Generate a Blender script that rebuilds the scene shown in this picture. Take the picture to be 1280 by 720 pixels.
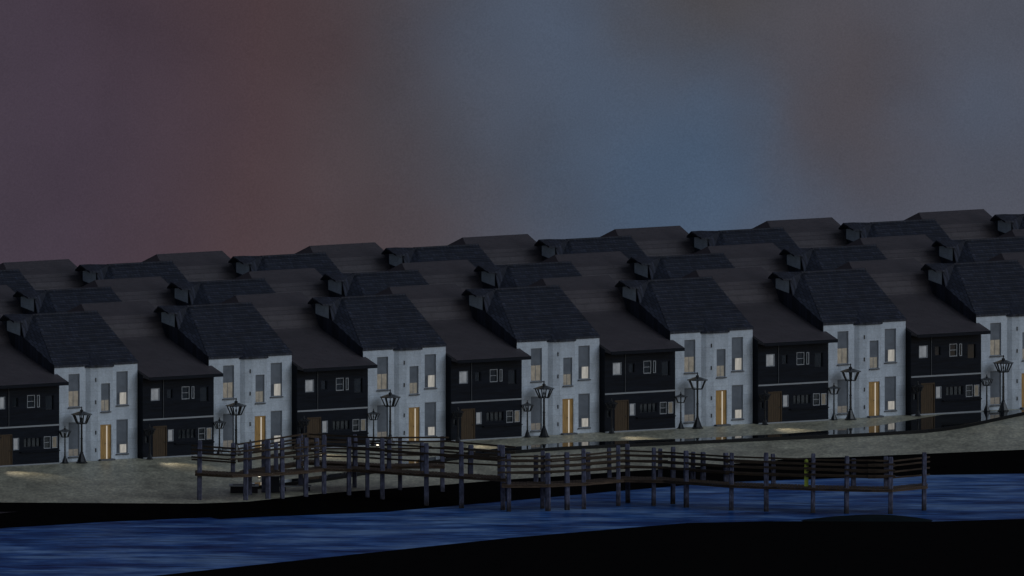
import bpy, math, random
from mathutils import Vector
random.seed(7)
for o in list(bpy.data.objects):
    bpy.data.objects.remove(o)
S = bpy.context.scene
COL = S.collection
R = math.radians

# ------------------------------------------------------------------ camera, world, moon, exposure
PITCH = R(5.0)
DIST = 5500.0
TGT = Vector((0.0, 34.3, 9.05))
VIEW = Vector((0, math.cos(PITCH), -math.sin(PITCH)))
UP = Vector((0, math.sin(PITCH), math.cos(PITCH)))
CAM = TGT - VIEW * DIST
FPX = 20.0 * DIST                       # 20 px per metre at the front row (1280 px wide picture)
cd = bpy.data.cameras.new('camera')
cd.sensor_width = 36.0
cd.lens = 36.0 * FPX / 1280.0
cd.clip_start = 100.0
cd.clip_end = 14000.0
cam = bpy.data.objects.new('camera', cd)
COL.objects.link(cam)
cam.location = CAM
cam.rotation_euler = (math.pi / 2 - PITCH, 0, 0)
S.camera = cam

W = bpy.data.worlds.new('World')
S.world = W
W.use_nodes = True
nt = W.node_tree
bg = nt.nodes['Background']
sky = nt.nodes.new('ShaderNodeTexSky')
sky.sky_type = 'NISHITA'
sky.sun_disc = False
SUN_DIR = Vector((0.74, -0.50, 0.44)).normalized()    # towards the moon
sky.sun_elevation = math.asin(SUN_DIR.z)
sky.sun_rotation = math.atan2(SUN_DIR.x, SUN_DIR.y)
hs = nt.nodes.new('ShaderNodeHueSaturation')
hs.inputs['Saturation'].default_value = 0.8
nt.links.new(sky.outputs[0], hs.inputs['Color'])
nt.links.new(hs.outputs[0], bg.inputs['Color'])
bg.inputs['Strength'].default_value = 0.033

sd = bpy.data.lights.new('moon', 'SUN')
sd.energy = 0.74
sd.angle = R(45)
sd.color = (0.68, 0.83, 1.0)
so = bpy.data.objects.new('moon', sd)
COL.objects.link(so)
so.location = (60, -60, 60)
so.rotation_euler = SUN_DIR.to_track_quat('Z', 'Y').to_euler()

S.view_settings.view_transform = 'Standard'
S.view_settings.look = 'None'
S.view_settings.exposure = 0.0
S.view_settings.gamma = 1.0
S.view_settings.use_curve_mapping = False


def at(px, py, z=0.0):
    """point of the level plane z that the photograph shows at (px, py)"""
    d = VIEW + Vector((1, 0, 0)) * ((px - 640) / FPX) + UP * ((360 - py) / FPX)
    t = (z - CAM.z) / d.z
    return CAM + d * t


def lerp_line(pts, x):
    if x <= pts[0][0]:
        a, b = pts[0], pts[1]
    elif x >= pts[-1][0]:
        a, b = pts[-2], pts[-1]
    else:
        for a, b in zip(pts, pts[1:]):
            if a[0] <= x <= b[0]:
                break
    f = (x - a[0]) / (b[0] - a[0])
    return a[1] + (b[1] - a[1]) * f


# ------------------------------------------------------------------ object helpers
class MB:
    def __init__(s):
        s.v = []
        s.f = []

    def add(s, vs, fs):
        n = len(s.v)
        s.v += [tuple(p) for p in vs]
        s.f += [tuple(i + n for i in f) for f in fs]
        return s

    def quad(s, *p):
        return s.add(p, [tuple(range(len(p)))])

    def box(s, x0, x1, y0, y1, z0, z1):
        v = [(x0, y0, z0), (x1, y0, z0), (x1, y1, z0), (x0, y1, z0), (x0, y0, z1), (x1, y0, z1), (x1, y1, z1), (x0, y1, z1)]
        return s.add(v, [(3, 2, 1, 0), (4, 5, 6, 7), (0, 1, 5, 4), (1, 2, 6, 5), (2, 3, 7, 6), (3, 0, 4, 7)])

    def prism_u(s, prof, u0, u1):
        """closed profile [(v, z)] run along u"""
        n = len(prof)
        v = [(u0, a, b) for a, b in prof] + [(u1, a, b) for a, b in prof]
        f = [tuple(range(n - 1, -1, -1)), tuple(range(n, 2 * n))]
        f += [(i, (i + 1) % n, n + (i + 1) % n, n + i) for i in range(n)]
        return s.add(v, f)

    def beam(s, p, q, w, h):
        p, q = Vector(p), Vector(q)
        d = (q - p).normalized()
        side = d.cross(Vector((0, 0, 1)))
        side = side.normalized() if side.length > 1e-4 else Vector((1, 0, 0))
        up = side.cross(d).normalized()
        v = []
        for c in (p, q):
            for a, b in ((-1, -1), (1, -1), (1, 1), (-1, 1)):
                v.append(c + side * (a * w / 2) + up * (b * h / 2))
        return s.add(v, [(0, 3, 2, 1), (4, 5, 6, 7), (0, 1, 5, 4), (1, 2, 6, 5), (2, 3, 7, 6), (3, 0, 4, 7)])

    def tube(s, p, q, r, r2=None, n=8):
        p, q = Vector(p), Vector(q)
        r2 = r if r2 is None else r2
        d = (q - p).normalized()
        a = d.orthogonal().normalized()
        b = d.cross(a)
        v = []
        for c, rr in ((p, r), (q, r2)):
            for k in range(n):
                t = 2 * math.pi * k / n
                v.append(c + a * (math.cos(t) * rr) + b * (math.sin(t) * rr))
        f = [(i, (i + 1) % n, n + (i + 1) % n, n + i) for i in range(n)]
        f += [tuple(range(n - 1, -1, -1)), tuple(range(n, 2 * n))]
        return s.add(v, f)

    def lathe(s, prof, n=12, ph=0.0):
        v, f = [], []
        for r, z in prof:
            for k in range(n):
                t = 2 * math.pi * k / n + ph
                v.append((r * math.cos(t), r * math.sin(t), z))
        for j in range(len(prof) - 1):
            for k in range(n):
                f.append((j * n + k, j * n + (k + 1) % n, (j + 1) * n + (k + 1) % n, (j + 1) * n + k))
        f.append(tuple(range(n - 1, -1, -1)))
        m = (len(prof) - 1) * n
        f.append(tuple(range(m, m + n)))
        return s.add(v, f)

    def build(s, name, mat, parent=None, smooth=False):
        me = bpy.data.meshes.new(name)
        me.from_pydata(s.v, [], s.f)
        me.update()
        if smooth:
            for p in me.polygons:
                p.use_smooth = True
        o = bpy.data.objects.new(name, me)
        me.materials.append(mat)
        COL.objects.link(o)
        if parent:
            o.parent = parent
        return o


def tag(o, label=None, cat=None, group=None, kind=None):
    if label:
        o['label'] = label
    if cat:
        o['category'] = cat
    if group:
        o['group'] = group
    if kind:
        o['kind'] = kind
    return o


def empty(name, loc=(0, 0, 0), rz=0.0):
    o = bpy.data.objects.new(name, None)
    o.empty_display_size = 0.3
    o.location = loc
    o.rotation_euler = (0, 0, rz)
    COL.objects.link(o)
    return o


def copy_tree(o, parent=None, skip=()):
    c = o.copy()
    COL.objects.link(c)
    if parent:
        c.parent = parent
    for ch in list(o.children):
        if ch.name.split('.')[0] not in skip:
            copy_tree(ch, c, skip)
    return c


# ------------------------------------------------------------------ materials
def srgb(r, g, b):
    f = lambda c: c / 12.92 if c <= 0.04045 else ((c + 0.055) / 1.055) ** 2.4
    return (f(r / 255), f(g / 255), f(b / 255), 1)


class MT:
    def __init__(s, name, base, rough=0.7, spec=0.4, ior=None):
        s.m = bpy.data.materials.new(name)
        s.m.use_nodes = True
        s.t = s.m.node_tree
        s.b = s.t.nodes['Principled BSDF']
        s.base = tuple(base) + (1,) if len(base) == 3 else tuple(base)
        s.b.inputs['Base Color'].default_value = s.base
        s.b.inputs['Roughness'].default_value = rough
        s.b.inputs['Specular IOR Level'].default_value = spec
        if ior:
            s.b.inputs['IOR'].default_value = ior
        s.tc = s.t.nodes.new('ShaderNodeTexCoord')
        s.col = None
        s.h = None

    def vec(s, scale=(1, 1, 1), src='Object'):
        mp = s.t.nodes.new('ShaderNodeMapping')
        mp.inputs['Scale'].default_value = scale
        s.t.links.new(s.tc.outputs[src], mp.inputs['Vector'])
        return mp.outputs[0]

    def noise(s, scale, stretch=(1, 1, 1), detail=4, rough=0.55, src='Object'):
        n = s.t.nodes.new('ShaderNodeTexNoise')
        n.inputs['Scale'].default_value = scale
        n.inputs['Detail'].default_value = detail
        n.inputs['Roughness'].default_value = rough
        s.t.links.new(s.vec(stretch, src), n.inputs['Vector'])
        return n.outputs['Fac']

    def ramp(s, fac, stops):
        r = s.t.nodes.new('ShaderNodeValToRGB')
        e = r.color_ramp.elements
        while len(e) < len(stops):
            e.new(0.5)
        for el, (p, c) in zip(e, stops):
            el.position = p
            el.color = tuple(c) + (1,) if len(c) == 3 else tuple(c)
        s.t.links.new(fac, r.inputs[0])
        return r.outputs[0]

    def mix(s, a, b, fac, mode='MIX'):
        m = s.t.nodes.new('ShaderNodeMix')
        m.data_type = 'RGBA'
        m.blend_type = mode
        for sock, val in ((m.inputs[0], fac), (m.inputs[6], a), (m.inputs[7], b)):
            if hasattr(val, 'links'):
                s.t.links.new(val, sock)
            else:
                sock.default_value = val if isinstance(val, float) else (tuple(val) + (1,) if len(val) == 3 else tuple(val))
        return m.outputs[2]

    def vary(s, fac, lo=0.7, hi=1.3):
        """multiply the colour by a grey range"""
        r = s.ramp(fac, [(0.3, (lo, lo, lo)), (0.7, (hi, hi, hi))])
        s.col = s.mix(s.col if s.col is not None else s.base, r, 1.0, 'MULTIPLY')
        return s

    def bump(s, h, strength=0.4, dist=0.02):
        b = s.t.nodes.new('ShaderNodeBump')
        b.inputs['Strength'].default_value = strength
        b.inputs['Distance'].default_value = dist
        s.t.links.new(h, b.inputs['Height'])
        s.t.links.new(b.outputs[0], s.b.inputs['Normal'])
        return s

    def done(s):
        if s.col is not None:
            s.t.links.new(s.col, s.b.inputs['Base Color'])
        return s.m


def emis(name, col, strength, tex=None):
    m = MT(name, (0.05, 0.05, 0.05), 0.9, 0.1)
    m.b.inputs['Emission Color'].default_value = tuple(col) + (1,)
    m.b.inputs['Emission Strength'].default_value = strength
    if tex:
        n = m.noise(*tex)
        r = m.ramp(n, [(0.3, [c * 0.55 for c in col]), (0.7, col)])
        m.t.links.new(r, m.b.inputs['Emission Color'])
    return m.done()


M = {}
# white plaster laid in blocks, rain stained
m = MT('plaster', (0.51, 0.555, 0.615), 0.85, 0.2)
br = m.t.nodes.new('ShaderNodeTexBrick')
br.offset = 0.5
br.inputs['Scale'].default_value = 1.0
br.inputs['Brick Width'].default_value = 1.25
br.inputs['Row Height'].default_value = 0.62
br.inputs['Mortar Size'].default_value = 0.012
br.inputs['Color1'].default_value = (1.0, 1.0, 1.0, 1)
br.inputs['Color2'].default_value = (0.88, 0.88, 0.88, 1)
br.inputs['Mortar'].default_value = (0.72, 0.72, 0.73, 1)
sx = m.t.nodes.new('ShaderNodeSeparateXYZ')
cx = m.t.nodes.new('ShaderNodeCombineXYZ')
m.t.links.new(m.tc.outputs['Object'], sx.inputs[0])
m.t.links.new(sx.outputs[0], cx.inputs[0])
m.t.links.new(sx.outputs[2], cx.inputs[1])
m.t.links.new(cx.outputs[0], br.inputs['Vector'])
m.col = m.mix(m.base, br.outputs['Color'], 0.8, 'MULTIPLY')
m.vary(m.noise(1.3, (1.2, 1.2, 0.7)), 0.84, 1.12)
m.vary(m.noise(30.0, (1, 1, 1), 2), 0.88, 1.12)
m.vary(m.noise(9.0), 0.9, 1.1)
m.bump(m.noise(25.0), 0.25, 0.02)
M['plaster'] = m.done()


def tile_mat(name, base, row, width, c2=0.7, mort=0.45, lo=0.75, hi=1.25):
    m = MT(name, base, 0.62, 0.3)
    br = m.t.nodes.new('ShaderNodeTexBrick')
    br.inputs['Scale'].default_value = 1.0
    br.inputs['Brick Width'].default_value = width
    br.inputs['Row Height'].default_value = row
    br.inputs['Mortar Size'].default_value = 0.03
    br.inputs['Mortar Smooth'].default_value = 0.4
    br.inputs['Color1'].default_value = (1, 1, 1, 1)
    br.inputs['Color2'].default_value = (c2, c2, c2, 1)
    br.inputs['Mortar'].default_value = (mort, mort, mort, 1)
    m.t.links.new(m.tc.outputs['Object'], br.inputs['Vector'])
    m.col = m.mix(m.base, br.outputs['Color'], 1.0, 'MULTIPLY')
    m.vary(m.noise(0.9), lo, hi)
    m.vary(m.noise(14.0), 0.85, 1.15)
    inv = m.t.nodes.new('ShaderNodeMath')
    inv.operation = 'SUBTRACT'
    inv.inputs[0].default_value = 1.0
    m.t.links.new(br.outputs['Fac'], inv.inputs[1])
    m.bump(inv.outputs[0], 0.6, 0.03)
    return m.done()


M['navy_tile'] = tile_mat('navy_roof_tile', (0.034, 0.039, 0.060), 0.35, 0.24, 0.5, 0.3)
M['brown_shingle'] = tile_mat('brown_roof_shingle', (0.070, 0.060, 0.067), 0.22, 1.1, 0.95, 0.82, 0.85, 1.15)
m = MT('black_cladding', (0.0050, 0.0072, 0.0125), 0.40, 0.08)
m.vary(m.noise(3.0, (0.3, 0.3, 3.0)), 0.6, 1.5)
wv = m.t.nodes.new('ShaderNodeTexWave')
wv.bands_direction = 'Z'
wv.inputs['Scale'].default_value = 1.6
m.t.links.new(m.tc.outputs['Object'], wv.inputs['Vector'])
m.bump(wv.outputs['Fac'], 0.12, 0.01)
M['black_clad'] = m.done()
M['trim'] = MT('pale_trim', (0.26, 0.27, 0.29), 0.6).done()
m = MT('grey_trim', (0.085, 0.09, 0.10), 0.6)
M['grey_trim'] = m.vary(m.noise(4.0), 0.8, 1.2).done()
m = MT('grey_blind', (0.15, 0.165, 0.19), 0.8, 0.2)
wv = m.t.nodes.new('ShaderNodeTexWave')
wv.bands_direction = 'Z'
wv.inputs['Scale'].default_value = 5.0
m.t.links.new(m.tc.outputs['Object'], wv.inputs['Vector'])
m.col = m.mix(m.base, m.ramp(wv.outputs['Fac'], [(0.1, (0.78, 0.78, 0.78)), (0.6, (1, 1, 1))]), 1.0, 'MULTIPLY')
m.vary(m.noise(2.0), 0.85, 1.15)
M['blind'] = m.done()
M['frame'] = MT('window_frame_paint', (0.21, 0.225, 0.25), 0.6).done()
M['white_frame'] = MT('white_frame_paint', (0.26, 0.27, 0.29), 0.5).done()
M['glass'] = MT('dark_window_glass', (0.012, 0.016, 0.02), 0.08, 0.5).done()
M['glow_warm'] = emis('lit_room_dim', (0.20, 0.185, 0.155), 0.8, (4.0, (1, 1, 1.6)))
M['glow_mid'] = emis('lit_room_mid', (0.22, 0.20, 0.165), 0.8, (3.0, (1.5, 1, 1)))
M['glow_white'] = emis('lit_room_bright', (0.44, 0.42, 0.38), 0.9, (2.5, (2, 1, 0.6)))
M['glow_low'] = emis('lit_room_faint', (0.14, 0.13, 0.115), 0.8, (4.0, (1, 1, 2.0)))
M['glow_door'] = emis('lit_hallway', (0.55, 0.49, 0.40), 0.8)
M['glow_panel'] = emis('lit_white_blind', (0.20, 0.215, 0.235), 0.9, (2.0, (1, 1, 1)))
M['glow_cream'] = emis('lit_cream_curtain', (0.12, 0.108, 0.085), 0.8, (5.0, (2, 1, 0.5)))
m = MT('oak_door', (0.40, 0.225, 0.065), 0.5, 0.4)
m.vary(m.noise(3.0, (6, 6, 0.5)), 0.7, 1.25)
M['oak'] = m.done()
m = MT('brown_door', (0.055, 0.032, 0.014), 0.6, 0.3)
m.vary(m.noise(3.0, (8, 8, 0.4)), 0.6, 1.3)
M['brown_door'] = m.done()
m = MT('black_iron', (0.008, 0.009, 0.011), 0.35, 0.5)
M['iron'] = m.done()
m = MT('lantern_glass', (0.9, 0.93, 1.0), 0.05, 0.5)
m.b.inputs['Transmission Weight'].default_value = 1.0
m.b.inputs['IOR'].default_value = 1.02
M['lantern_glass'] = m.done()
M['cap_metal'] = MT('lantern_cap_metal', (0.016, 0.017, 0.02), 0.22, 0.6).done()

# stone quay
m = MT('quay_stone', (0.41, 0.385, 0.28), 0.42, 0.4)
m.vary(m.noise(0.18, (1, 1, 1), 3), 0.82, 1.18)
m.vary(m.noise(1.2, (0.8, 0.22, 1), 6, 0.75), 0.5, 1.5)
m.vary(m.noise(5.0, (1, 0.25, 1), 3), 0.65, 1.35)
vo = m.t.nodes.new('ShaderNodeTexVoronoi')
vo.inputs['Scale'].default_value = 2.2
m.t.links.new(m.tc.outputs['Object'], vo.inputs['Vector'])
m.bump(vo.outputs['Distance'], 0.5, 0.05)
M['stone'] = m.done()
m = MT('black_mud', (0.0016, 0.0015, 0.0014), 0.95, 0.02)
m.vary(m.noise(0.8), 0.5, 1.5)
M['mud'] = m.done()
m = MT('dark_red_stone', (0.045, 0.036, 0.041), 0.9, 0.1)
m.vary(m.noise(0.7), 0.6, 1.3)
M['ledge'] = m.done()
m = MT('weed_bank', (0.003, 0.009, 0.011), 0.9, 0.1)
m.vary(m.noise(2.0), 0.6, 1.4)
M['weed'] = m.done()
M['kerb'] = MT('black_kerb', (0.003, 0.003, 0.0035), 0.6, 0.2).done()
m = MT('still_water', (0.004, 0.006, 0.008), 0.03, 0.5, 1.33)
m.bump(m.noise(0.5, (1, 0.4, 1), 2), 0.02, 0.02)
M['still'] = m.done()
m = MT('river_water', (0.020, 0.062, 0.215), 0.35, 0.10, 1.12)
n1 = m.noise(0.30, (0.45, 1.0, 1), 7, 0.68)
m.col = m.ramp(n1, [(0.38, (0.010, 0.032, 0.135)), (0.5, (0.040, 0.120, 0.34)), (0.62, (0.17, 0.29, 0.53))])
m.vary(m.noise(1.1, (0.35, 1.2, 1), 3, 0.6), 0.6, 1.4)
m.bump(m.noise(0.9, (0.25, 1.0, 1), 4, 0.6), 0.5, 0.25)
M['water'] = m.done()
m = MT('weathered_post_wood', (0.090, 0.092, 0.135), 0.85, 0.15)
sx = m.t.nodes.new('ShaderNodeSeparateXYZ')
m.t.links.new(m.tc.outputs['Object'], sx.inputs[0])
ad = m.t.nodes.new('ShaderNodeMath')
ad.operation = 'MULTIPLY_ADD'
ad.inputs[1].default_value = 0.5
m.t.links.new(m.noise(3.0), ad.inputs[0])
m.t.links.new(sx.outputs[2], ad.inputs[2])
wet_shade = m.ramp(ad.outputs[0], [(0.35, (1, 1, 1)), (1.0, (0, 0, 0))])     # brown foot: waterline wetness plus the deck's shade painted in
m.col = m.mix(m.base, (0.040, 0.034, 0.034), wet_shade)
m.vary(m.noise(4.0, (3, 3, 0.6)), 0.55, 1.4)
m.vary(m.noise(3.0), 0.6, 1.35)
m.bump(m.noise(8.0, (4, 4, 0.5)), 0.5, 0.02)
M['post'] = m.done()
m = MT('brown_deck_wood', (0.082, 0.055, 0.037), 0.8, 0.2)
m.vary(m.noise(2.5, (0.6, 0.6, 4)), 0.6, 1.35)
M['deck'] = m.done()
m = MT('brown_rail_wood', (0.048, 0.033, 0.022), 0.8, 0.2)
m.vary(m.noise(2.5, (0.6, 0.6, 4)), 0.6, 1.4)
M['rail'] = m.done()
M['yellow'] = MT('yellow_green_paint', (0.30, 0.36, 0.045), 0.6).done()
m = MT('dark_brick', (0.018, 0.017, 0.022), 0.9, 0.1)
br = m.t.nodes.new('ShaderNodeTexBrick')
br.inputs['Scale'].default_value = 3.0
br.inputs['Color1'].default_value = (0.022, 0.019, 0.023, 1)
br.inputs['Color2'].default_value = (0.014, 0.013, 0.017, 1)
br.inputs['Mortar'].default_value = (0.03, 0.03, 0.035, 1)
sx = m.t.nodes.new('ShaderNodeSeparateXYZ')
cx = m.t.nodes.new('ShaderNodeCombineXYZ')
m.t.links.new(m.tc.outputs['Object'], sx.inputs[0])
m.t.links.new(sx.outputs[0], cx.inputs[0])
m.t.links.new(sx.outputs[2], cx.inputs[1])
m.t.links.new(cx.outputs[0], br.inputs['Vector'])
m.col = br.outputs['Color']
M['brick'] = m.done()
M['coping'] = MT('pale_coping', (0.30, 0.31, 0.33), 0.5).done()
M['cabinet'] = MT('navy_cabinet_paint', (0.010, 0.012, 0.020), 0.5, 0.3).done()

# dusk sky
m = bpy.data.materials.new('dusk_cloud')
m.use_nodes = True
t = m.node_tree
t.nodes.remove(t.nodes['Principled BSDF'])
L = t.links.new
N = t.nodes.new
tc = N('ShaderNodeTexCoord')
sep = N('ShaderNodeSeparateXYZ')
L(tc.outputs['Object'], sep.inputs[0])


def math_node(op, a, b=None, c=None):
    n = N('ShaderNodeMath')
    n.operation = op
    for i, v in enumerate((a, b, c)):
        if v is None:
            continue
        if hasattr(v, 'links'):
            L(v, n.inputs[i])
        else:
            n.inputs[i].default_value = v
    return n.outputs[0]


def sky_noise(scale, detail=3, stretch=(1, 1, 1)):
    mp = N('ShaderNodeMapping')
    mp.inputs['Scale'].default_value = stretch
    L(tc.outputs['Object'], mp.inputs['Vector'])
    n = N('ShaderNodeTexNoise')
    n.inputs['Scale'].default_value = scale
    n.inputs['Detail'].default_value = detail
    L(mp.outputs[0], n.inputs['Vector'])
    return math_node('SUBTRACT', n.outputs['Fac'], 0.5)


sm = N('ShaderNodeMapRange')
sm.interpolation_type = 'SMOOTHSTEP'
sm.inputs['From Min'].default_value = -6.0
sm.inputs['From Max'].default_value = 4.0
sm.inputs['To Min'].default_value = 0.0
sm.inputs['To Max'].default_value = 5.5
L(sep.outputs[2], sm.inputs['Value'])
# the lean of the cloud bands near their top only bites right of the middle
rt = N('ShaderNodeMapRange')
rt.interpolation_type = 'SMOOTHSTEP'
rt.inputs['From Min'].default_value = -6.0
rt.inputs['From Max'].default_value = 6.0
L(sep.outputs[0], rt.inputs['Value'])
lean = math_node('MULTIPLY', sm.outputs[0], rt.outputs[0])
x1 = math_node('ADD', sep.outputs[0], lean)
x2 = math_node('MULTIPLY_ADD', sky_noise(0.06, 2), 5.0, x1)
x3 = math_node('MULTIPLY_ADD', sky_noise(0.22, 4, (1, 1, 0.8)), 2.6, x2)
fac = math_node('MULTIPLY_ADD', x3, 1 / 80.0, 0.5)
cr = N('ShaderNodeValToRGB')
stops = [(-100, (68, 60, 71)), (60, (68, 58, 69)), (200, (71, 58, 65)), (300, (75, 60, 64)), (370, (74, 62, 66)), (450, (72, 66, 71)), (560, (73, 73, 81)), (680, (74, 78, 89)),
         (800, (74, 81, 95)), (1000, (75, 80, 92)), (1200, (76, 79, 90)), (1340, (78, 81, 92))]
el = cr.color_ramp.elements
while len(el) < len(stops):
    el.new(0.5)
for e, (px, c) in zip(el, stops):
    e.position = ((px - 640) / 20.0) / 80.0 + 0.5
    e.color = srgb(*c)
L(fac, cr.inputs[0])
gr = sky_noise(0.12, 4)
g2 = math_node('MULTIPLY_ADD', gr, 0.4, 1.0)
g3 = math_node('MULTIPLY_ADD', sky_noise(9.0, 1), 0.28, g2)
em = N('ShaderNodeEmission')
wz = math_node('MULTIPLY_ADD', sky_noise(0.10, 3), 7.0, sep.outputs[2])
wx = math_node('MULTIPLY_ADD', sky_noise(0.13, 4, (1, 1, 1.3)), 7.0, sep.outputs[0])
skycol = cr.outputs[0]
# soft drifting patches of cloud: centre and size in metres on the sky
for px, pz, rx, rz, colr, k in ((11.5, -9.5, 8.5, 12.0, (71, 89, 112), 0.95), (3.5, 1.5, 8.0, 7.0, (74, 86, 105), 0.7), (13.5, 3.5, 7.5, 5.5, (75, 72, 74), 0.9),
                                (22.5, -2.5, 6.0, 9.5, (77, 71, 75), 0.8), (30.5, -4.0, 5.0, 4.0, (76, 84, 100), 0.7), (22.0, -15.0, 9.0, 5.0, (80, 84, 98), 0.6),
                                (-9.0, -13.0, 7.0, 5.0, (76, 63, 66), 0.5), (-27.0, -5.0, 8.0, 8.0, (66, 57, 70), 0.4)):
    ax = math_node('POWER', math_node('ABSOLUTE', math_node('MULTIPLY_ADD', wx, 1 / rx, -px / rx)), 2.0)
    az = math_node('POWER', math_node('ABSOLUTE', math_node('MULTIPLY_ADD', wz, 1 / rz, -pz / rz)), 2.0)
    ex = math_node('MULTIPLY', math_node('EXPONENT', math_node('MULTIPLY', math_node('ADD', ax, az), -1.0)), k)
    mx = N('ShaderNodeMix')
    mx.data_type = 'RGBA'
    L(ex, mx.inputs[0])
    L(skycol, mx.inputs[6])
    mx.inputs[7].default_value = srgb(*colr)
    skycol = mx.outputs[2]
L(skycol, em.inputs['Color'])
L(g3, em.inputs['Strength'])
L(em.outputs[0], t.nodes['Material Output'].inputs['Surface'])
M['sky'] = m

# ------------------------------------------------------------------ setting
b = MB()
n = 48
rad = 420.0
for k in range(n):
    a0, a1 = R(-62 + 124 * k / n), R(-62 + 124 * (k + 1) / n)
    p0 = (rad * math.sin(a0), rad * math.cos(a0) - 100)
    p1 = (rad * math.sin(a1), rad * math.cos(a1) - 100)
    b.quad((*p0, -160), (*p1, -160), (*p1, 260), (*p0, 260))
tag(b.build('sky', M['sky']), kind='structure')

EDGE = [(-400, 624), (0, 628), (245, 629.5), (310, 627), (355, 622), (400, 617), (470, 612), (560, 605.5), (632, 599.5), (700, 595), (800, 588), (880, 583),
        (940, 577.5), (1000, 572.5), (1070, 571), (1160, 567), (1280, 562), (1800, 540)]
WATER_Z = -0.6
WLINE = [(-400, 684), (0, 660.5), (130, 652.5), (262, 647), (275, 649), (320, 646.5), (480, 640), (640, 626), (760, 615), (900, 603), (1000, 599.5), (1160, 594), (1280, 592), (1800, 575)]
NEAR = [(-400, 772), (190, 720), (320, 706), (640, 672), (860, 653.5), (960, 651.5), (1160, 652), (1280, 648.5), (1800, 632)]
xs = sorted(set([p[0] for p in EDGE] + [p[0] for p in WLINE] + list(range(-400, 1801, 60))))
ground = MB()
bank = MB()
for a, c in zip(xs, xs[1:]):
    e0, e1 = at(a, lerp_line(EDGE, a)), at(c, lerp_line(EDGE, c))
    w0, w1 = at(a, lerp_line(WLINE, a), WATER_Z), at(c, lerp_line(WLINE, c), WATER_Z)
    ground.quad(e0, e1, (e1.x, 112, 0), (e0.x, 112, 0))
    ground.quad((e0.x, 112, 0), (e1.x, 112, 0), (e1.x, 150, -45), (e0.x, 150, -45))
    bank.quad((w0.x, w0.y, WATER_Z), (w1.x, w1.y, WATER_Z), (e1.x, e1.y, -0.03), (e0.x, e0.y, -0.03))
    bank.quad((w0.x, w0.y - 6, -1.6), (w1.x, w1.y - 6, -1.6), (w1.x, w1.y, WATER_Z), (w0.x, w0.y, WATER_Z))
    bank.quad((e0.x, e0.y, -0.03), (e1.x, e1.y, -0.03), (e1.x, e1.y, 0), (e0.x, e0.y, 0))
tag(ground.build('ground', M['stone']), kind='structure')
tag(bank.build('river_bank', M['mud']), kind='structure')
b = MB()
b.quad((-70, -140, WATER_Z), (90, -140, WATER_Z), (90, 25, WATER_Z), (-70, 25, WATER_Z))
tag(b.build('water', M['water']), kind='structure')
b = MB()
xs = sorted(set([p[0] for p in NEAR] + list(range(-400, 1801, 80))))
ZN = 0.2
for a, c in zip(xs, xs[1:]):
    n0, n1 = at(a, lerp_line(NEAR, a), ZN), at(c, lerp_line(NEAR, c), ZN)
    b.quad((n0.x, -260, ZN + 1), (n1.x, -260, ZN + 1), (n1.x, n1.y, ZN), (n0.x, n0.y, ZN))
    b.quad((n0.x, n0.y, ZN), (n1.x, n1.y, ZN), (n1.x, n1.y + 3, -1.6), (n0.x, n0.y + 3, -1.6))
tag(b.build('near_bank', M['mud']), kind='structure')
# dark ledge at the foot of the quay, far left
b = MB()
p = [at(-60, 646, -0.25), at(0, 641.5, -0.25), at(140, 630.8, -0.25), at(60, 631.0, -0.25), at(0, 634.5, -0.25), at(-60, 638, -0.25)]
b.quad(*[(q.x, q.y, -0.23) for q in p])
b.quad(*[(q.x, q.y, -0.9) for q in reversed(p)])
for i in range(len(p)):
    q, r = p[i], p[(i + 1) % len(p)]
    b.quad((q.x, q.y, -0.9), (r.x, r.y, -0.9), (r.x, r.y, -0.23), (q.x, q.y, -0.23))
tag(b.build('ledge', M['ledge']), kind='structure')
# weed covered shoal showing above the water near the right
c = at(1095, 652, WATER_Z)
b = MB()
rings = []
for j in range(7):
    f = j / 6.0
    rings.append((4.2 * (1 - f) + 0.02, 0.52 * math.sin(f * math.pi / 2) - 0.12))
vv = MB().lathe(rings, 28)
b.add([(c.x + x * (1 + 0.10 * math.sin(3 * math.atan2(y, x))) * (1.25 if x < 0 else 0.95), c.y + y * 0.9, WATER_Z + z) for x, y, z in vv.v], vv.f)
tag(b.build('shoal', M['weed'], None, True), kind='structure')

# reflecting strip of still water on the quay and its black kerb
PB = [(292, 606), (400, 595), (480, 582), (560, 568), (640, 558.5), (700, 553.5), (800, 550), (900, 546.5), (1000, 541), (1100, 532), (1182, 517.2), (1330, 509.2)]
PF = [(292, 612.5), (320, 611), (400, 602), (470, 591), (540, 579), (600, 570), (700, 562), (800, 557.5), (900, 553), (1000, 548.5), (1080, 545), (1160, 540.5), (1200, 535.5), (1240, 527), (1285, 517), (1330, 510)]
xs = sorted(set([p[0] for p in PB] + [p[0] for p in PF] + list(range(300, 1330, 20))))


def smooth_line(pts, x):
    return (lerp_line(pts, x - 18) + lerp_line(pts, x) * 2 + lerp_line(pts, x + 18)) / 4 if pts[0][0] + 18 < x < pts[-1][0] - 18 else lerp_line(pts, x)


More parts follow.
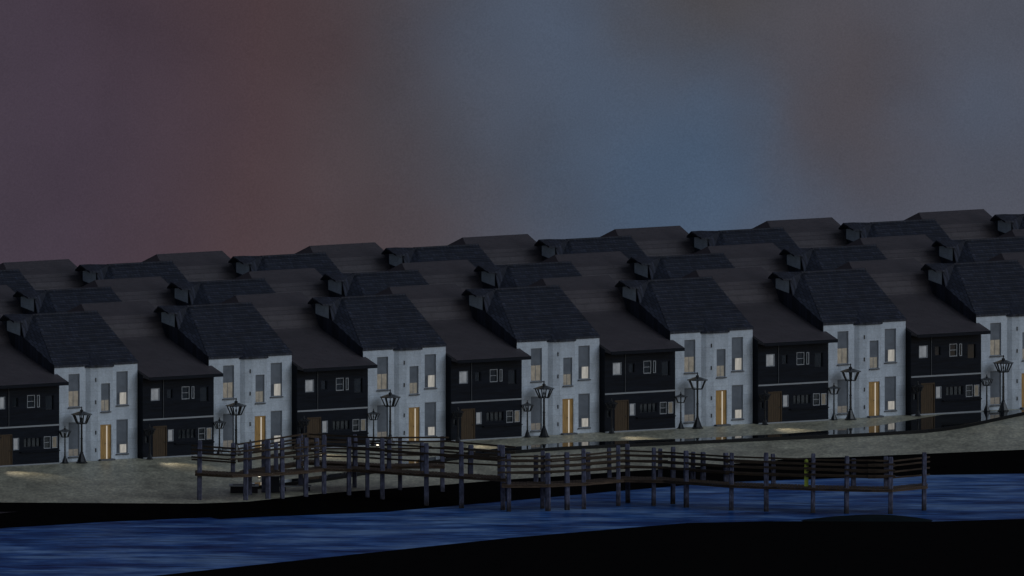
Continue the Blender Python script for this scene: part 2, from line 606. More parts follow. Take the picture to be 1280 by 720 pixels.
pool = MB()
kerb = MB()
for a, c in zip(xs, xs[1:]):
    q = [at(a, smooth_line(PF, a), 0.02), at(c, smooth_line(PF, c), 0.02), at(c, smooth_line(PB, c), 0.02), at(a, smooth_line(PB, a), 0.02)]
    pool.quad(*q)
    f0, f1 = q[0], q[1]
    h = 0.20
    kerb.quad((f0.x, f0.y - 0.18, 0), (f1.x, f1.y - 0.18, 0), (f1.x, f1.y - 0.18, h), (f0.x, f0.y - 0.18, h))
    kerb.quad((f0.x, f0.y - 0.18, h), (f1.x, f1.y - 0.18, h), (f1.x, f1.y + 0.02, h), (f0.x, f0.y + 0.02, h))
    kerb.quad((f0.x, f0.y + 0.02, h), (f1.x, f1.y + 0.02, h), (f1.x, f1.y + 0.02, 0), (f0.x, f0.y + 0.02, 0))
tag(pool.build('pond_water', M['still']), kind='structure')
tag(kerb.build('kerb', M['kerb']), kind='structure')

# ------------------------------------------------------------------ houses
TH = R(32.3)
PER = 11.355
WL = -6.10                  # left end of the white house, right end at 0
DR = 5.255                  # room for the dark house beside it
A0 = at(749.2, 540.2)
RV = Vector((math.cos(TH), math.sin(TH), 0))
DV = Vector((-math.sin(TH), math.cos(TH), 0))


def wall_panel(b, p0, p1, z0, z1, openings, depth=0.14, inn=None):
    """wall from p0 to p1 (u, v) with holes [(s0, s1, za, zb)] in metres from p0, and their reveals"""
    p0, p1 = Vector((*p0, 0)), Vector((*p1, 0))
    d = (p1 - p0)
    ln = d.length
    d.normalize()
    inn = inn or Vector((-d.y, d.x, 0))
    P = lambda s, z, k=0.0: tuple(p0 + d * s + inn * k + Vector((0, 0, z)))
    ss = sorted({0.0, ln} | {o[0] for o in openings} | {o[1] for o in openings})
    zs = sorted({z0, z1} | {o[2] for o in openings} | {o[3] for o in openings})
    for a, c in zip(ss, ss[1:]):
        for e, f in zip(zs, zs[1:]):
            ms, mz = (a + c) / 2, (e + f) / 2
            if any(o[0] < ms < o[1] and o[2] < mz < o[3] for o in openings):
                continue
            b.quad(P(a, e), P(c, e), P(c, f), P(a, f))
    for s0, s1, a, c in openings:
        b.quad(P(s0, a), P(s0, a, depth), P(s0, c, depth), P(s0, c))
        b.quad(P(s1, a, depth), P(s1, a), P(s1, c), P(s1, c, depth))
        b.quad(P(s0, c), P(s0, c, depth), P(s1, c, depth), P(s1, c))
        b.quad(P(s0, a, depth), P(s0, a), P(s1, a), P(s1, a, depth))
    return P


# ---- white house with bowed bay
BAY = [(-3.82, 0.0), (-3.55, -0.18), (-3.08, -0.30), (-2.02, -0.30), (-1.80, 0.0)]
# (u0, u1, z0, z1, top of the lit part, material)
WIN_L = [(-5.06, -4.25, 3.41, 5.48, 4.42, 'glow_mid', False), (-5.06, -4.25, 0.31, 2.46, 0.80, 'glow_low', False)]
WIN_R = [(-1.55, -0.71, 3.37, 5.48, 4.17, 'glow_white', True), (-1.55, -0.71, 0.34, 2.47, 0.93, 'glow_white', True)]
WIN_B = [(-2.86, -2.20, 3.06, 4.82, 3.79, 'glow_warm', False)]
DOOR = (-2.92, -2.11, 0.0, 2.24)


def window_unit(parent, u0, u1, z0, z1, zl, glow, curtain, v):
    """sash window in the reveal whose back lies at v: frame, lowered blind, lit room below"""
    f = 0.045
    b = MB()
    y0, y1 = v - 0.07, v - 0.001
    b.box(u0 + 0.003, u0 + f, y0, y1, z0 + 0.003, z1 - 0.003)
    b.box(u1 - f, u1 - 0.003, y0, y1, z0 + 0.003, z1 - 0.003)
    b.box(u0 + f, u1 - f, y0, y1, z0 + 0.003, z0 + f)
    b.box(u0 + f, u1 - f, y0, y1, z1 - f, z1 - 0.003)
    w = b.build('window', M['frame'], parent)
    s = MB().box(u0 - 0.05, u1 + 0.05, v - 0.14 - 0.09, v - 0.142, z0 - 0.07, z0 - 0.004)
    s.build('sill', M['grey_trim'], w)
    c = MB()
    c.box(u0 + f, u1 - f, v - 0.045, v - 0.02, zl, z1 - f)
    zz = zl
    c.box(u0 + f, u1 - f, v - 0.06, v - 0.046, zl - 0.02, zl + 0.05)
    if z1 > 3 and v > 0.05:
        pass
    c.build('blind', M['blind'], w)
    g = MB().quad((u0 + f, v - 0.012, z0 + f), (u1 - f, v - 0.012, z0 + f), (u1 - f, v - 0.012, zl), (u0 + f, v - 0.012, zl))
    g.build('pane', M[glow], w)
    if curtain:
        k = MB()
        for j in range(4):
            a = u0 + f + j * 0.065
            k.tube((a + 0.03, v - 0.04, z0 + f), (a + 0.03, v - 0.04, zl), 0.036, 0.033, 6)
        k.build('curtain', M['blind'], w)
    else:
        MB().box(u0 + 0.5 * (u1 - u0) - 0.012, u0 + 0.5 * (u1 - u0) + 0.012, v - 0.04, v - 0.014, z0 + f, zl).build('glazing_bar', M['frame'], w)
    return w


def make_white():
    root = empty('white_house')
    ZT = 6.05
    b = MB()
    lft = [(a - WL, c - WL, z0, z1) for a, c, z0, z1, *_ in WIN_L]
    wall_panel(b, (WL, 0), (-3.82, 0), 0, ZT, lft)
    rgt = [(a + 1.80, c + 1.80, z0, z1) for a, c, z0, z1, *_ in WIN_R]
    wall_panel(b, (-1.80, 0), (0, 0), 0, ZT, rgt)
    for i, (p, q) in enumerate(zip(BAY, BAY[1:])):
        op = []
        if i == 2:
            op = [(a - p[0], c - p[0], z0, z1) for a, c, z0, z1, *_ in WIN_B] + [(DOOR[0] - p[0], DOOR[1] - p[0], 0.0, DOOR[3])]
        wall_panel(b, p, q, 0, ZT - 0.12, op)
    b.quad((0, 0, 0), (0, 9.6, 0), (0, 9.6, ZT), (0, 0, ZT))
    b.quad((WL, 9.6, 0), (WL, 0, 0), (WL, 0, ZT), (WL, 9.6, ZT))
    b.quad((0, 9.6, 0), (WL, 9.6, 0), (WL, 9.6, ZT), (0, 9.6, ZT))
    wl = b.build('wall', M['plaster'], root)
    # roof: stepped tile courses at the front, hip on the left, plain back
    r = MB()
    e0, rv, rz = -0.06, 4.81, 8.81
    ez = 6.02
    nc = 14
    hip = 1.5

    def left(f):
        return (WL - 0.04) + hip * f
    prev = None
    for k in range(nc):
        f0, f1 = k / nc, (k + 1) / nc
        v0, v1 = e0 + (rv - e0) * f0, e0 + (rv - e0) * f1
        z0, z1 = ez + (rz - ez) * f0 + 0.045, ez + (rz - ez) * f1
        l0, l1 = left(f0), left(f1)
        r.quad((l0, v0, z0), (0.02, v0, z0), (0.02, v1, z1), (l1, v1, z1))
        zb = ez + (rz - ez) * f0 - (0.10 if k == 0 else 0.0)
        r.quad((l0, v0, zb), (0.02, v0, zb), (0.02, v0, z0), (l0, v0, z0))
    bz = 9.7
    VL = WL - 0.06                # left verge
    fv = lambda f: e0 + (rv - e0) * f
    drop = 0.50 * hip
    for k in range(nc):           # the left strip of the slope tips down to the verge
        f0, f1 = k / nc, (k + 1) / nc
        z0, z1 = ez + (rz - ez) * f0 + 0.045, ez + (rz - ez) * f1
        zk = ez + (rz - ez) * f0
        r.quad((VL, fv(f0), zk - drop * f0), (left(f0), fv(f0), zk + 0.003), (left(f1), fv(f1), z1 + 0.003), (VL, fv(f1), z1 - drop * f1))
    # dark verge board
    r.quad((VL - 0.02, e0, ez - 0.9), (VL - 0.02, fv(1), rz - drop - 1.2), (VL - 0.02, fv(1), rz - drop + 0.05), (VL - 0.02, e0, ez + 0.05))
    r.quad((VL - 0.022, 3.8, 6.4), (VL - 0.022, 6.2, 6.4), (VL - 0.022, 6.2, 8.5), (VL - 0.022, 3.8, 8.5))
    r.quad((0.02, bz, ez), (VL, bz, ez), (VL, rv, rz - drop), (left(1), rv, rz), (0.02, rv, rz))
    r.quad((VL, bz, ez), (VL, e0, ez), (VL, rv, rz - drop))
    r.quad((0.02, e0, ez), (0.02, bz, ez), (0.02, rv, rz))
    rf = r.build('roof', M['navy_tile'], root)
    MB().beam((left(1) - 0.1, rv, rz + 0.02), (0.02, rv, rz + 0.02), 0.22, 0.09).build('ridge', M['navy_tile'], rf)
    # small hooded gablet looking left at the top of the verge
    g = MB().quad((VL - 0.05, 3.84, 7.66), (VL - 0.05, 5.4, 7.86), (VL - 0.05, 5.4, 8.50), (VL - 0.05, 3.84, 8.56))
    g.build('gablet', M['plaster'], rf)
    g = MB()
    ht = lambda u, v, dz: (u, v, 8.50 + (8.84 - 8.50) * (v - 3.60) / (4.81 - 3.60) + dz if v <= 4.81 else 8.84 - 0.36 * (v - 4.81) / 0.54 + dz)
    ua, ub = WL - 0.72, WL + 0.12
    for v0, v1 in ((3.60, 4.81), (4.81, 5.35)):
        g.quad(ht(ua, v0, 0), ht(ub, v0, 0), ht(ub, v1, 0), ht(ua, v1, 0))
        g.quad(ht(ua, v0, .1), ht(ub, v0, .1), ht(ub, v1, .1), ht(ua, v1, .1))
        g.quad(ht(ua, v0, 0), ht(ua, v1, 0), ht(ua, v1, .1), ht(ua, v0, .1))
        g.quad(ht(ub, v0, 0), ht(ub, v1, 0), ht(ub, v1, .1), ht(ub, v0, .1))
    g.quad(ht(ua, 3.6, 0), ht(ub, 3.6, 0), ht(ub, 3.6, .1), ht(ua, 3.6, .1))
    # tiled apron from the slope up to the hood
    zs = lambda v: ez + (rz - ez) * (v - e0) / (rv - e0)
    lo = (VL - 0.02, 3.45, zs(3.45) - drop * 0.74)
    hi = (VL - 0.02, 3.86, 8.58)
    g.quad(lo, (-4.95, 3.45, zs(3.45) - 0.02), (-4.6, 4.81, rz + 0.05), hi)
    g.quad(hi, (-4.6, 4.81, rz + 0.05), (VL - 0.02, 4.81, rz + 0.13))
    g.quad((VL - 0.02, 4.81, rz + 0.13), (-4.6, 4.81, rz + 0.05), (-4.6, 6.0, 8.1), (VL - 0.02, 6.0, 8.5))
    g.build('gablet_roof', M['navy_tile'], rf)
    # bay roof: a small faceted cap lying on the eave
    c = MB()
    out = [(a - 0.06 if a < -2.8 else a + 0.06, v - 0.09) for a, v in BAY]
    out[0] = (BAY[0][0] - 0.10, 0.02)
    out[-1] = (BAY[-1][0] + 0.10, 0.02)
    apex = (-2.80, 1.15, 6.74)
    for p, q in zip(out, out[1:]):
        c.quad((*p, 5.98), (*q, 5.98), apex)
        c.quad((*p, 5.84), (*q, 5.84), (*q, 5.98), (*p, 5.98))
    c.quad(*[(*p, 5.84) for p in reversed(out)])
    c.build('bay_roof', M['navy_tile'], rf)
    for w in WIN_L + WIN_R:
        window_unit(root, *w, v=0.14)
    for w in WIN_B:
        window_unit(root, *w, v=-0.16)
    # door standing ajar, light of the hall in the gap
    d0, d1, _, dz = DOOR
    b = MB()
    y0, y1 = -0.24, -0.165
    b.box(d0 + 0.004, d0 + 0.06, y0, y1, 0.0, dz - 0.004)
    b.box(d1 - 0.06, d1 - 0.004, y0, y1, 0.0, dz - 0.004)
    b.box(d0 + 0.06, d1 - 0.06, y0, y1, dz - 0.08, dz - 0.004)
    dr = b.build('door', M['oak'], root)
    lf = MB()
    a, c = d0 + 0.06, d0 + 0.48
    lf.box(a, c, -0.215, -0.175, 0.02, dz - 0.08)
    for z0, z1 in ((0.2, 0.95), (1.1, 2.0)):
        for (xa, xb) in ((a + 0.05, a + 0.19), (a + 0.23, c - 0.05)):
            lf.box(xa, xb, -0.223, -0.2155, z0, z1)
    leaf = lf.build('door_leaf', M['oak'], dr)
    lf = MB()
    lf.box(d0 + 0.60, d1 - 0.06, -0.215, -0.175, 0.02, dz - 0.08)
    lf.build('door_leaf', M['oak'], dr)
    MB().quad((d0 + 0.06, -0.164, 0.01), (d1 - 0.06, -0.164, 0.01), (d1 - 0.06, -0.164, dz - 0.08), (d0 + 0.06, -0.164, dz - 0.08)).build('hallway_light', M['glow_door'], dr)
    hd = MB()
    hd.tube((c - 0.06, -0.216, 1.05), (c - 0.06, -0.27, 1.05), 0.015, None, 6)
    hd.tube((c - 0.12, -0.27, 1.05), (c - 0.05, -0.27, 1.05), 0.015, None, 6)
    hd.build('handle', M['iron'], dr)
    MB().box(d0 - 0.12, d1 + 0.12, -0.60, -0.303, 0.0, 0.10).build('doorstep', M['grey_trim'], root)
    # dark vent slots up the bay
    for z in (0.55, 1.65, 3.55, 4.95):
        MB().box(-3.26, -3.20, -0.30, -0.235, z, z + 0.24).build('vent_slot', M['iron'], root)
    return root


# ---- dark clad house with sweeping roof
DW = [   # u0, u1, z0, z1, look
    (0.61, 1.28, 3.58, 4.37, 'panel'), (1.76, 2.24, 3.66, 4.30, 'dim'), (2.88, 3.47, 3.57, 4.38, 'sash'), (4.20, 4.86, 3.35, 4.32, 'dim'),
    (1.86, 2.30, 0.98, 1.75, 'panel'), (2.60, 3.90, 1.10, 1.72, 'wide'), (4.10, 4.62, 0.97, 1.74, 'sash'), (0.16, 0.46, 0.95, 1.40, 'dim')]
DDOOR = (0.75, 1.78, 0.0, 2.0)
DF = -0.6


def make_dark():
    root = empty('dark_house')
    u0, u1 = 0.02, DR - 0.02
    b = MB()
    op = [(a - u0, c - u0, z0, z1) for a, c, z0, z1, _ in DW] + [(DDOOR[0] - u0, DDOOR[1] - u0, 0.0, DDOOR[3])]
    wall_panel(b, (u0, DF), (u1, DF), 0, 5.22, op, 0.12)
    prof = [(DF, 0), (DF, 5.22), (5.05, 6.85), (5.9, 8.1), (9.2, 8.0), (12.5, 5.2), (12.5, 0)]
    b.quad(*[(u0, v, z) for v, z in reversed(prof)])
    b.quad(*[(u1, v, z) for v, z in prof])
    b.quad((u1, 12.5, 0), (u0, 12.5, 0), (u0, 12.5, 5.2), (u1, 12.5, 5.2))
    wl = b.build('wall', M['black_clad'], root)
    top = [(-1.32, 5.14), (2.0, 6.13), (4.7, 6.93), (5.0, 7.08), (5.45, 7.86), (5.9, 8.36), (7.58, 9.05), (9.2, 8.25), (12.9, 5.1)]
    bot = [(v, z - 0.16) for v, z in top]
    bot[0] = (-1.30, 5.0)
    r = MB()
    ends = [0.03, 0.03, 0.03, 0.03, 0.03, 0.03, 0.62, 0.03, 0.03]
    nT = len(top)
    for i in range(nT - 1):
        (va, za), (vb, zb) = top[i], top[i + 1]
        r.quad((ends[i], va, za), (5.46, va, za), (5.46, vb, zb), (ends[i + 1], vb, zb))
        r.quad((ends[i], va, za - .16), (ends[i + 1], vb, zb - .16), (5.46, vb, zb - .16), (5.46, va, za - .16))
        r.quad((5.46, va, za), (5.46, va, za - .16), (5.46, vb, zb - .16), (5.46, vb, zb))
    r.quad((0.03, *top[0]), (5.46, *top[0]), (5.46, top[0][0], top[0][1] - .16), (0.03, top[0][0], top[0][1] - .16))
    r.quad((0.03, *top[5]), (0.62, *top[6]), (0.03, *top[7]))
    r.quad(*[(0.028, v, z) for k_, (v, z) in enumerate(top) if k_ != 6][::-1], (0.028, -1.3, 5.0), (0.028, 0, 5.1), (0.028, 12.5, 5.0))
    rf = r.build('roof', M['brown_shingle'], root)
    MB().box(0.03, 5.46, -1.36, -1.325, 4.94, 5.145).build('fascia', M['black_clad'], rf)
    MB().box(u0, u1, DF - 0.05, DF - 0.002, 2.38, 2.475).build('band', M['trim'], root)
    MB().box(u0, u1, DF - 0.06, DF - 0.002, 0.0, 0.075).build('plinth', M['trim'], root)
    MB().tube((1.50, DF - 0.045, 2.48), (1.50, DF - 0.045, 5.2), 0.022, None, 6).build('downpipe', M['grey_trim'], root)
    v = DF + 0.12
    for a, c, z0, z1, look in DW:
        f = 0.05
        fr = MB()
        y0, y1 = v - 0.10, v - 0.001
        pale = look in ('panel', 'sash')
        fr.box(a + 0.003, a + f, y0, y1, z0 + 0.003, z1 - 0.003)
        fr.box(c - f, c - 0.003, y0, y1, z0 + 0.003, z1 - 0.003)
        fr.box(a + f, c - f, y0, y1, z0 + 0.003, z0 + f)
        fr.box(a + f, c - f, y0, y1, z1 - f, z1 - 0.003)
        if look == 'sash':
            fr.box(a + f, c - f, v - 0.07, v - 0.02, (z0 + z1) / 2 - 0.015, (z0 + z1) / 2 + 0.015)
        if look == 'wide':
            for k in (1, 2, 3):
                x = a + (c - a) * k / 4
                fr.box(x - 0.02, x + 0.02, v - 0.07, v - 0.02, z0 + f, z1 - f)
        w = fr.build('window', M['white_frame'] if look == 'sash' else (M['frame'] if pale else M['black_clad']), root)
        g = MB().quad((a + f, v - 0.012, z0 + f), (c - f, v - 0.012, z0 + f), (c - f, v - 0.012, z1 - f), (a + f, v - 0.012, z1 - f))
        g.build('pane', M['glow_panel'] if look == 'panel' else M['glass'], w)
        if look == 'sash':       # the other leaf stands open against the wall
            x0 = c + (0.10 if z0 > 3 else 0.05)
            sw = 0.20 if z0 > 3 else 0.38
            s = MB()
            s.box(x0, x0 + 0.035, DF - 0.06, DF - 0.004, z0 + 0.02, z1 - 0.02)
            s.box(x0 + sw - 0.05, x0 + sw, DF - 0.06, DF - 0.004, z0 + 0.02, z1 - 0.02)
            s.box(x0 + 0.035, x0 + sw - 0.05, DF - 0.06, DF - 0.004, z0 + 0.02, z0 + 0.06)
            s.box(x0 + 0.035, x0 + sw - 0.05, DF - 0.06, DF - 0.004, z1 - 0.06, z1 - 0.02)
            sh = s.build('open_leaf', M['white_frame'], w)
            MB().quad((x0 + 0.035, DF - 0.02, z0 + 0.06), (x0 + sw - 0.05, DF - 0.02, z0 + 0.06), (x0 + sw - 0.05, DF - 0.02, z1 - 0.06), (x0 + 0.035, DF - 0.02, z1 - 0.06)).build(
                'leaf_pane', M['glass'] if z0 > 3 else M['glow_cream'], w)
    d0, d1, _, dz = DDOOR
    b = MB()
    b.box(d0 + 0.003, d0 + 0.07, DF - 0.02, DF + 0.11, 0, dz - 0.003)
    b.box(d1 - 0.07, d1 - 0.003, DF - 0.02, DF + 0.11, 0, dz - 0.003)
    b.box(d0 + 0.07, d1 - 0.07, DF - 0.02, DF + 0.11, dz - 0.08, dz - 0.003)
    dr = b.build('door', M['brown_door'], root)
    lf = MB()
    for k in range(5):
        x = d0 + 0.07 + k * (d1 - d0 - 0.14) / 5
        lf.box(x + 0.004, x + (d1 - d0 - 0.14) / 5 - 0.004, DF + 0.03, DF + 0.08, 0.02, dz - 0.08)
    lf.build('door_leaf', M['brown_door'], dr)
    MB().tube((d1 - 0.16, DF - 0.03, 0.98), (d1 - 0.16, DF + 0.03, 0.98), 0.035, None, 8).build('handle', M['iron'], dr)
    # eaves lamp arm and long shelf below the ground floor windows
    MB().box(2.35, 5.2, DF - 0.16, DF - 0.003, 0.80, 0.86).build('window_ledge', M['black_clad'], root)
    return root


ORD = ['first', 'second', 'third', 'fourth', 'fifth', 'sixth', 'seventh', 'eighth', 'ninth']
white0, dark0 = make_white(), make_dark()
ROWS = [((0.0, 0.0), 'front', range(-3, 4), range(-4, 4)),
        ((-1.54, 14.1), 'middle', range(-2, 5), range(-3, 5)),
        ((0.25, 27.8), 'back', range(-2, 6), range(-2, 5))]
# u is measured from the anchor corner
SHOW = ('window', 'door', 'doorstep', 'vent_slot', 'band', 'plinth', 'downpipe', 'window_ledge')
for (du, dv), row, wk, dk in ROWS:
    for kind, ks in (('white', wk), ('dark', dk)):
        src = white0 if kind == 'white' else dark0
        for i, k in enumerate(ks):
            if row == 'front' and k == ks[0]:
                o = src
            else:
                o = copy_tree(src, None, () if row == 'front' else SHOW)
            p = A0 + RV * (du + k * PER) + DV * dv
            o.location = (p.x, p.y, 0)
            o.rotation_euler = (0, 0, TH)
            if row == 'front':
                if kind == 'white':
                    lab = f'{ORD[i]} white plaster house from the left, facing the quay, navy tiled roof'
                else:
                    lab = f'{ORD[i]} black clad house from the left, facing the quay, low brown roof'
                if kind == 'dark' and i == len(ks) - 1:
                    lab = 'brown shingle roof at the right edge, behind the last white quayside house'
            else:
                if kind == 'white':
                    lab = f'{ORD[i]} navy tiled roof with pale gablet from the left, in the {row} row of roofs'
                else:
                    lab = f'{ORD[i]} plain brown grey shingle roof from the left, in the {row} row of roofs'
            tag(o, lab, 'house', f'{"white houses with navy roofs" if kind == "white" else "black houses with brown roofs"} in the {row} row')


# ------------------------------------------------------------------ lamps
def make_lamp():
    root = empty('street_lamp')
    b = MB()
    b.lathe([(0.37, 0.0), (0.37, 0.05), (0.30, 0.09), (0.17, 0.45), (0.10, 0.62), (0.12, 0.65), (0.075, 0.70)], 8, R(22.5))
    b.build('base', M['iron'], root)
    b = MB()
    b.lathe([(0.078, 0.69), (0.070, 1.5), (0.09, 1.52), (0.09, 1.56), (0.066, 1.58), (0.06, 2.42), (0.08, 2.44), (0.08, 2.47)], 10)
    b.build('pole', M['iron'], root)
    zb, zt, rb, rt = 2.46, 3.02, 0.32, 0.57
    b = MB()
    b.lathe([(0.10, zb - 0.02), (rb + 0.02, zb), (rb + 0.02, zb + 0.05), (rb - 0.04, zb + 0.05)], 12)
    for k in range(6):
        a = R(60 * k + 15)
        b.beam((rb * math.cos(a), rb * math.sin(a), zb + 0.03), (rt * math.cos(a), rt * math.sin(a), zt + 0.01), 0.07, 0.07)
    b.build('lantern_frame', M['iron'], root)
    g = MB()
    n = 6
    for k in range(n):
        a0, a1 = R(60 * k + 15), R(60 * k + 75)
        rr0, rr1 = rb - 0.02, rt - 0.02
        g.quad((rr0 * math.cos(a0), rr0 * math.sin(a0), zb + 0.06), (rr0 * math.cos(a1), rr0 * math.sin(a1), zb + 0.06),
               (rr1 * math.cos(a1), rr1 * math.sin(a1), zt), (rr1 * math.cos(a0), rr1 * math.sin(a0), zt))
    b = MB()
    b.lathe([(0.035, zb + 0.05), (0.035, zb + 0.2), (0.06, zb + 0.24), (0.06, zb + 0.34), (0.03, zb + 0.40), (0.03, zt)], 8)
    b.build('burner', M['iron'], root)
    b = MB()
    b.lathe([(0.50, zt), (0.67, zt + 0.015), (0.67, zt + 0.045), (0.40, zt + 0.13), (0.20, zt + 0.20), (0.12, zt + 0.22)], 12)
    b.build('cap', M['cap_metal'], root)
    b = MB()
    b.lathe([(0.11, zt + 0.22), (0.11, zt + 0.30), (0.05, zt + 0.33), (0.035, zt + 0.40), (0.06, zt + 0.44), (0.02, zt + 0.52)], 8)
    b.build('finial', M['iron'], root)
    return root


lamp0 = make_lamp()
used = False
L0 = at(680, 546.4)
S0 = at(659.2, 546.6)
T0 = at(764.5, 541.8)
for kind, base, ks, sc in (('tall', L0, range(-3, 4), 1.0), ('short', S0, range(-3, 4), 0.66), ('door', T0, range(-4, 3), 0.62)):
    for i, k in enumerate(ks):
        o = lamp0 if not used else copy_tree(lamp0)
        used = True
        p = base + RV * (k * PER)
        o.location = (p.x, p.y, 0)
        o.rotation_euler = (0, 0, R(11 * k))
        o.scale = (sc, sc, sc)
        if kind == 'tall':
            tag(o, f'tall black street lamp by the {ORD[i]} white quayside house from the left', 'street lamp', 'tall lamps along the quay')
        elif kind == 'short':
            tag(o, f'short black street lamp by the {ORD[i]} white quayside house from the left', 'street lamp', 'short lamps along the quay')
        else:
            tag(o, f'low black lamp at the brown door of the {ORD[i]} black clad house from left', 'street lamp', 'lamps by the brown doors')
            sp = bpy.data.lights.new('lamp_light', 'SPOT')
            sp.energy = 620
            sp.color = (1.0, 0.86, 0.62)
            sp.spot_size = R(36)
            sp.spot_blend = 1.0
            sp.shadow_soft_size = 0.3
            so = bpy.data.objects.new('lamp_light', sp)
            COL.objects.link(so)
            so.parent = o
            so.location = (0, 0, 2.44 / 1.0)
            tgt = Vector((2.1, -4.4, -1.55))
            q = (-tgt).to_track_quat('Z', 'Y').to_euler()
            so.rotation_euler = q
            o.rotation_euler = (0, 0, 0)
            so.location = (0.40, -0.62, 2.3)

# ------------------------------------------------------------------ jetty
jetty = empty('wooden_jetty', at(630, 640, WATER_Z))
jetty['label'] = 'long brown wooden jetty on thick grey posts zigzagging along the quay over the water'
jetty['category'] = 'jetty'
ORG = Vector(jetty.location)


class JB(MB):
    def build(s, name, mat, parent=None, smooth=False):
        s.v = [tuple(Vector(p) - ORG) for p in s.v]
        return MB.build(s, name, mat, parent, smooth)


M1 = [(244, 591), (290, 593.5), (370, 589.5), (405, 585.5), (440, 586), (535, 592.5), (633, 598.5)]
M2 = [(627, 606), (685, 605.5), (735, 603), (780, 599), (830, 600), (912, 606), (1010, 609.5), (1090, 611.5), (1114, 611.5), (1159, 607)]
BR = [(300, 591), (386, 577.5), (480, 582.5), (556, 582)]
z1 = lambda x: 1.70 - 0.32 * (x - 250) / 382.0
z2 = lambda x: 1.10 - 0.15 * (x - 632) / 525.0
zb_ = lambda x: 1.62 - 0.05 * (x - 300) / 256.0
WID = 2.0


def deck_points(line, zf):
    return [at(x, y, zf(x)) for x, y in line]


def lay_deck(pts, wid):
    """planks across, stringers along; one mesh per straight stretch"""
    for p, q in zip(pts, pts[1:]):
        b = JB()
        d = q - p
        nn = max(2, int(d.length / 0.22))
        for k in range(nn):
            a, c = p + d * (k / nn), p + d * ((k + 0.93) / nn)
            j = random.uniform(-0.05, 0.05)
            jz = random.uniform(-0.008, 0.008)
            off = Vector((0, wid + j, 0))
            v = []
            for s in (a, c):
                for e in (Vector((0, j - 0.06, 0)), off + Vector((0, 0.06, 0))):
                    for zz in (-0.05, 0.0):
                        v.append(s + e + Vector((0, 0, zz + jz)))
            b.add(v, [(0, 1, 3, 2), (4, 6, 7, 5), (0, 4, 5, 1), (2, 3, 7, 6), (1, 5, 7, 3), (0, 2, 6, 4)])
        for e in (0.06, wid - 0.06):
            o = Vector((0, e, -0.125))
            b.beam(p + o, q + o, 0.10, 0.13)
        b.build('deck', M['deck'], jetty)


D1, D2, D3 = deck_points(M1, z1), deck_points(M2, z2), deck_points(BR, zb_)
lay_deck(D1, WID)
lay_deck(D2, WID)
lay_deck(D3, 1.7)


def on_line(pts, line, x):
    for (a, _), (c, _), p, q in zip(line, line[1:], pts, pts[1:]):
        if a <= x <= c:
            return p.lerp(q, (x - a) / (c - a))
    return pts[0] if x < line[0][0] else pts[-1]


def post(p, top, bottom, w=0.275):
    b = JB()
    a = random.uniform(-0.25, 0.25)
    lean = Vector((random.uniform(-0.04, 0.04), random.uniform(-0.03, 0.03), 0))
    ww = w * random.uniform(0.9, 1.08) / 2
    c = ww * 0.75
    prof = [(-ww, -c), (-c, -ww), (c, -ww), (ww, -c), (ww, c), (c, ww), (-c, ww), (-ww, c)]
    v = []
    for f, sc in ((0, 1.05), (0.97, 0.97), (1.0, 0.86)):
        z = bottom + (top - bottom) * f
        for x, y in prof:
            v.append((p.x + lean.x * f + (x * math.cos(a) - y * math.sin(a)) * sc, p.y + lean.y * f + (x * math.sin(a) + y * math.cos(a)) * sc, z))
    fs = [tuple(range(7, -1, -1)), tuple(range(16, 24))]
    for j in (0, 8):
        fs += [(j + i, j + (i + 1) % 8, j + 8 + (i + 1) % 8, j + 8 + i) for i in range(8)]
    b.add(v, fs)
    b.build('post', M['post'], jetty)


def run_posts(pts, line, zf, xs, dy, up, deep):
    for x in xs:
        p = on_line(pts, line, x) + Vector((0, dy, 0))
        h = up + random.uniform(-0.12, 0.12)
        post(p, p.z + h, -1.3 if deep else p.z - 0.25)


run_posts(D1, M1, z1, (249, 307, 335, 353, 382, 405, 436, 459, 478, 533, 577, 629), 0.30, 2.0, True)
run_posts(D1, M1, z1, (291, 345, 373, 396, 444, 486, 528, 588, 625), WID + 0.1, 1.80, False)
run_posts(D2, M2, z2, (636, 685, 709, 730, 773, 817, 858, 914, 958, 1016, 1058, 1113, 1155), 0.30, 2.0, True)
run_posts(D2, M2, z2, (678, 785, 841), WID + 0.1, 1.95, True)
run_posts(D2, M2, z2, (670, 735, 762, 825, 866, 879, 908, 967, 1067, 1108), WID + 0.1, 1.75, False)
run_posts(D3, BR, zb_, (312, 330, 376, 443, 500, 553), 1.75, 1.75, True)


def run_rails(pts, dy, hs, skip=()):
    for i, (p, q) in enumerate(zip(pts, pts[1:])):
        if i in skip:
            continue
        d = (q - p).normalized() * 0.25
        for h in hs:
            b = JB()
            ha, hb = h + random.uniform(-0.04, 0.04), h + random.uniform(-0.04, 0.04)
            b.beam(p - d + Vector((0, dy, ha)), q + d + Vector((0, dy + random.uniform(-.02, .02), hb)), 0.06, 0.105)
            b.build('rail', M['rail'], jetty)


run_rails(D1, WID - 0.12, (0.62, 1.05, 1.48), (1,))
run_rails(D1[:4], 0.02, (0.95, 1.45))
run_rails(D1[3:], 0.02, (1.30,), (0,))
run_rails(D2, WID - 0.12, (0.55, 0.92, 1.28, 1.58))
run_rails(D2[:9], 0.12, (0.80, 1.18, 1.52))
run_rails([D3[-1], at(640, 589, 1.4)], 1.6, (0.45, 0.75, 1.05, 1.35))
run_rails(D3, 1.6, (0.55, 0.95, 1.35, 1.62))
run_rails(D3[:2], 0.1, (0.75, 1.30))

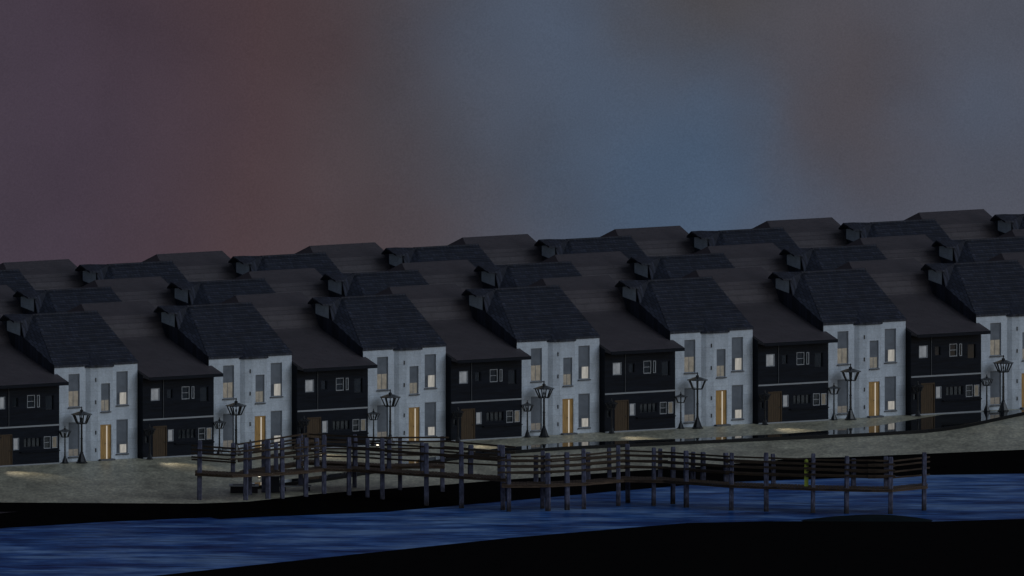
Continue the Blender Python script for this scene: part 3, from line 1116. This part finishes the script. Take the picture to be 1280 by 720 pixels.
# yellow and black banded marker post on the jetty deck
p = on_line(D2, M2, 1008) + Vector((0, 0.35, 0))
mk = empty('marker_post', p)
tag(mk, 'slim yellow green marker post with black bands standing on the jetty', 'marker post')
b = MB()
b.box(-0.13, 0.13, -0.05, 0.05, 0.0, 1.55)
b.lathe([(0.12, 1.56), (0.13, 1.62), (0.09, 1.70), (0.03, 1.75)], 8)
b.build('board', M['yellow'], mk)
b = MB()
for z in (0.62, 0.80, 0.98, 1.16, 1.34):
    b.box(-0.02, 0.133, -0.055, -0.051, z, z + 0.06)
    b.box(0.05, 0.133, -0.055, -0.051, z + 0.07, z + 0.12)
b.build('band', M['iron'], mk)
MB().box(-0.17, 0.17, -0.09, 0.09, -0.002, 0.05).build('foot', M['iron'], mk)

# things standing on the quay under the left end of the jetty
p = at(305, 616.5)
o = empty('brick_planter', p)
tag(o, 'low dark brick planter with pale coping on the quay beneath the jetty', 'planter')
MB().box(-0.85, 0.85, 0.0, 1.1, 0.0, 0.42).build('trough', M['brick'], o)
b = MB()
b.box(-0.92, 0.92, -0.06, 0.16, 0.421, 0.48)
b.box(-0.92, 0.92, 0.94, 1.16, 0.421, 0.48)
b.box(-0.92, -0.70, 0.16, 0.94, 0.421, 0.48)
b.box(0.70, 0.92, 0.16, 0.94, 0.421, 0.48)
b.build('coping', M['coping'], o)
MB().box(-0.70, 0.70, 0.16, 0.94, 0.421, 0.45).build('soil', M['mud'], o)
p = at(341, 616)
o = empty('utility_cabinet', p)
tag(o, 'dark navy utility cabinet on the quay beneath the jetty', 'cabinet')
MB().box(-0.42, 0.42, 0, 0.5, 0.06, 0.95).build('body', M['cabinet'], o)
MB().box(-0.46, 0.46, -0.04, 0.54, 0.951, 1.0).build('lid', M['cabinet'], o)
MB().box(-0.44, 0.44, -0.02, 0.52, 0, 0.058).build('plinth', M['brick'], o)
MB().box(-0.006, 0.006, -0.008, -0.002, 0.1, 0.9).build('door_seam', M['iron'], o)
p = at(370, 614)
o = empty('stone_bench', p)
tag(o, 'low black bench with pale front edge on the quay beneath the jetty', 'bench')
MB().box(-0.95, 0.95, 0, 0.55, 0.27, 0.34).build('seat', M['kerb'], o)
MB().box(-0.95, 0.95, -0.05, -0.002, 0.27, 0.34).build('seat_edge', M['coping'], o)
for sx_ in (-0.75, 0.75):
    MB().box(sx_ - 0.12, sx_ + 0.12, 0.05, 0.5, 0.0, 0.268).build('leg', M['kerb'], o)
# two small glowing dots added for bright glints on the quay
GL = emis('added_glint_glow', (1.0, 0.9, 0.7), 2.0)
for px, py, lab in ((324, 598, 'tiny added glint dot on the quay behind the brick planter'), (472, 559, 'tiny added glint dot beside the short street lamp at the third white house')):
    p = at(px, py)
    o = empty('glint_dot', p)
    tag(o, lab, 'ground light', 'added glint dots on the quay')
    MB().lathe([(0.10, 0.0), (0.10, 0.05), (0.07, 0.07), (0.07, 0.10)], 10).build('glint_base', M['iron'], o)
    b = MB().lathe([(0.072, 0.101), (0.075, 0.15), (0.05, 0.19), (0.01, 0.20)], 10)
    b.build('lens', GL, o)  # glowing tip of the added glint dot
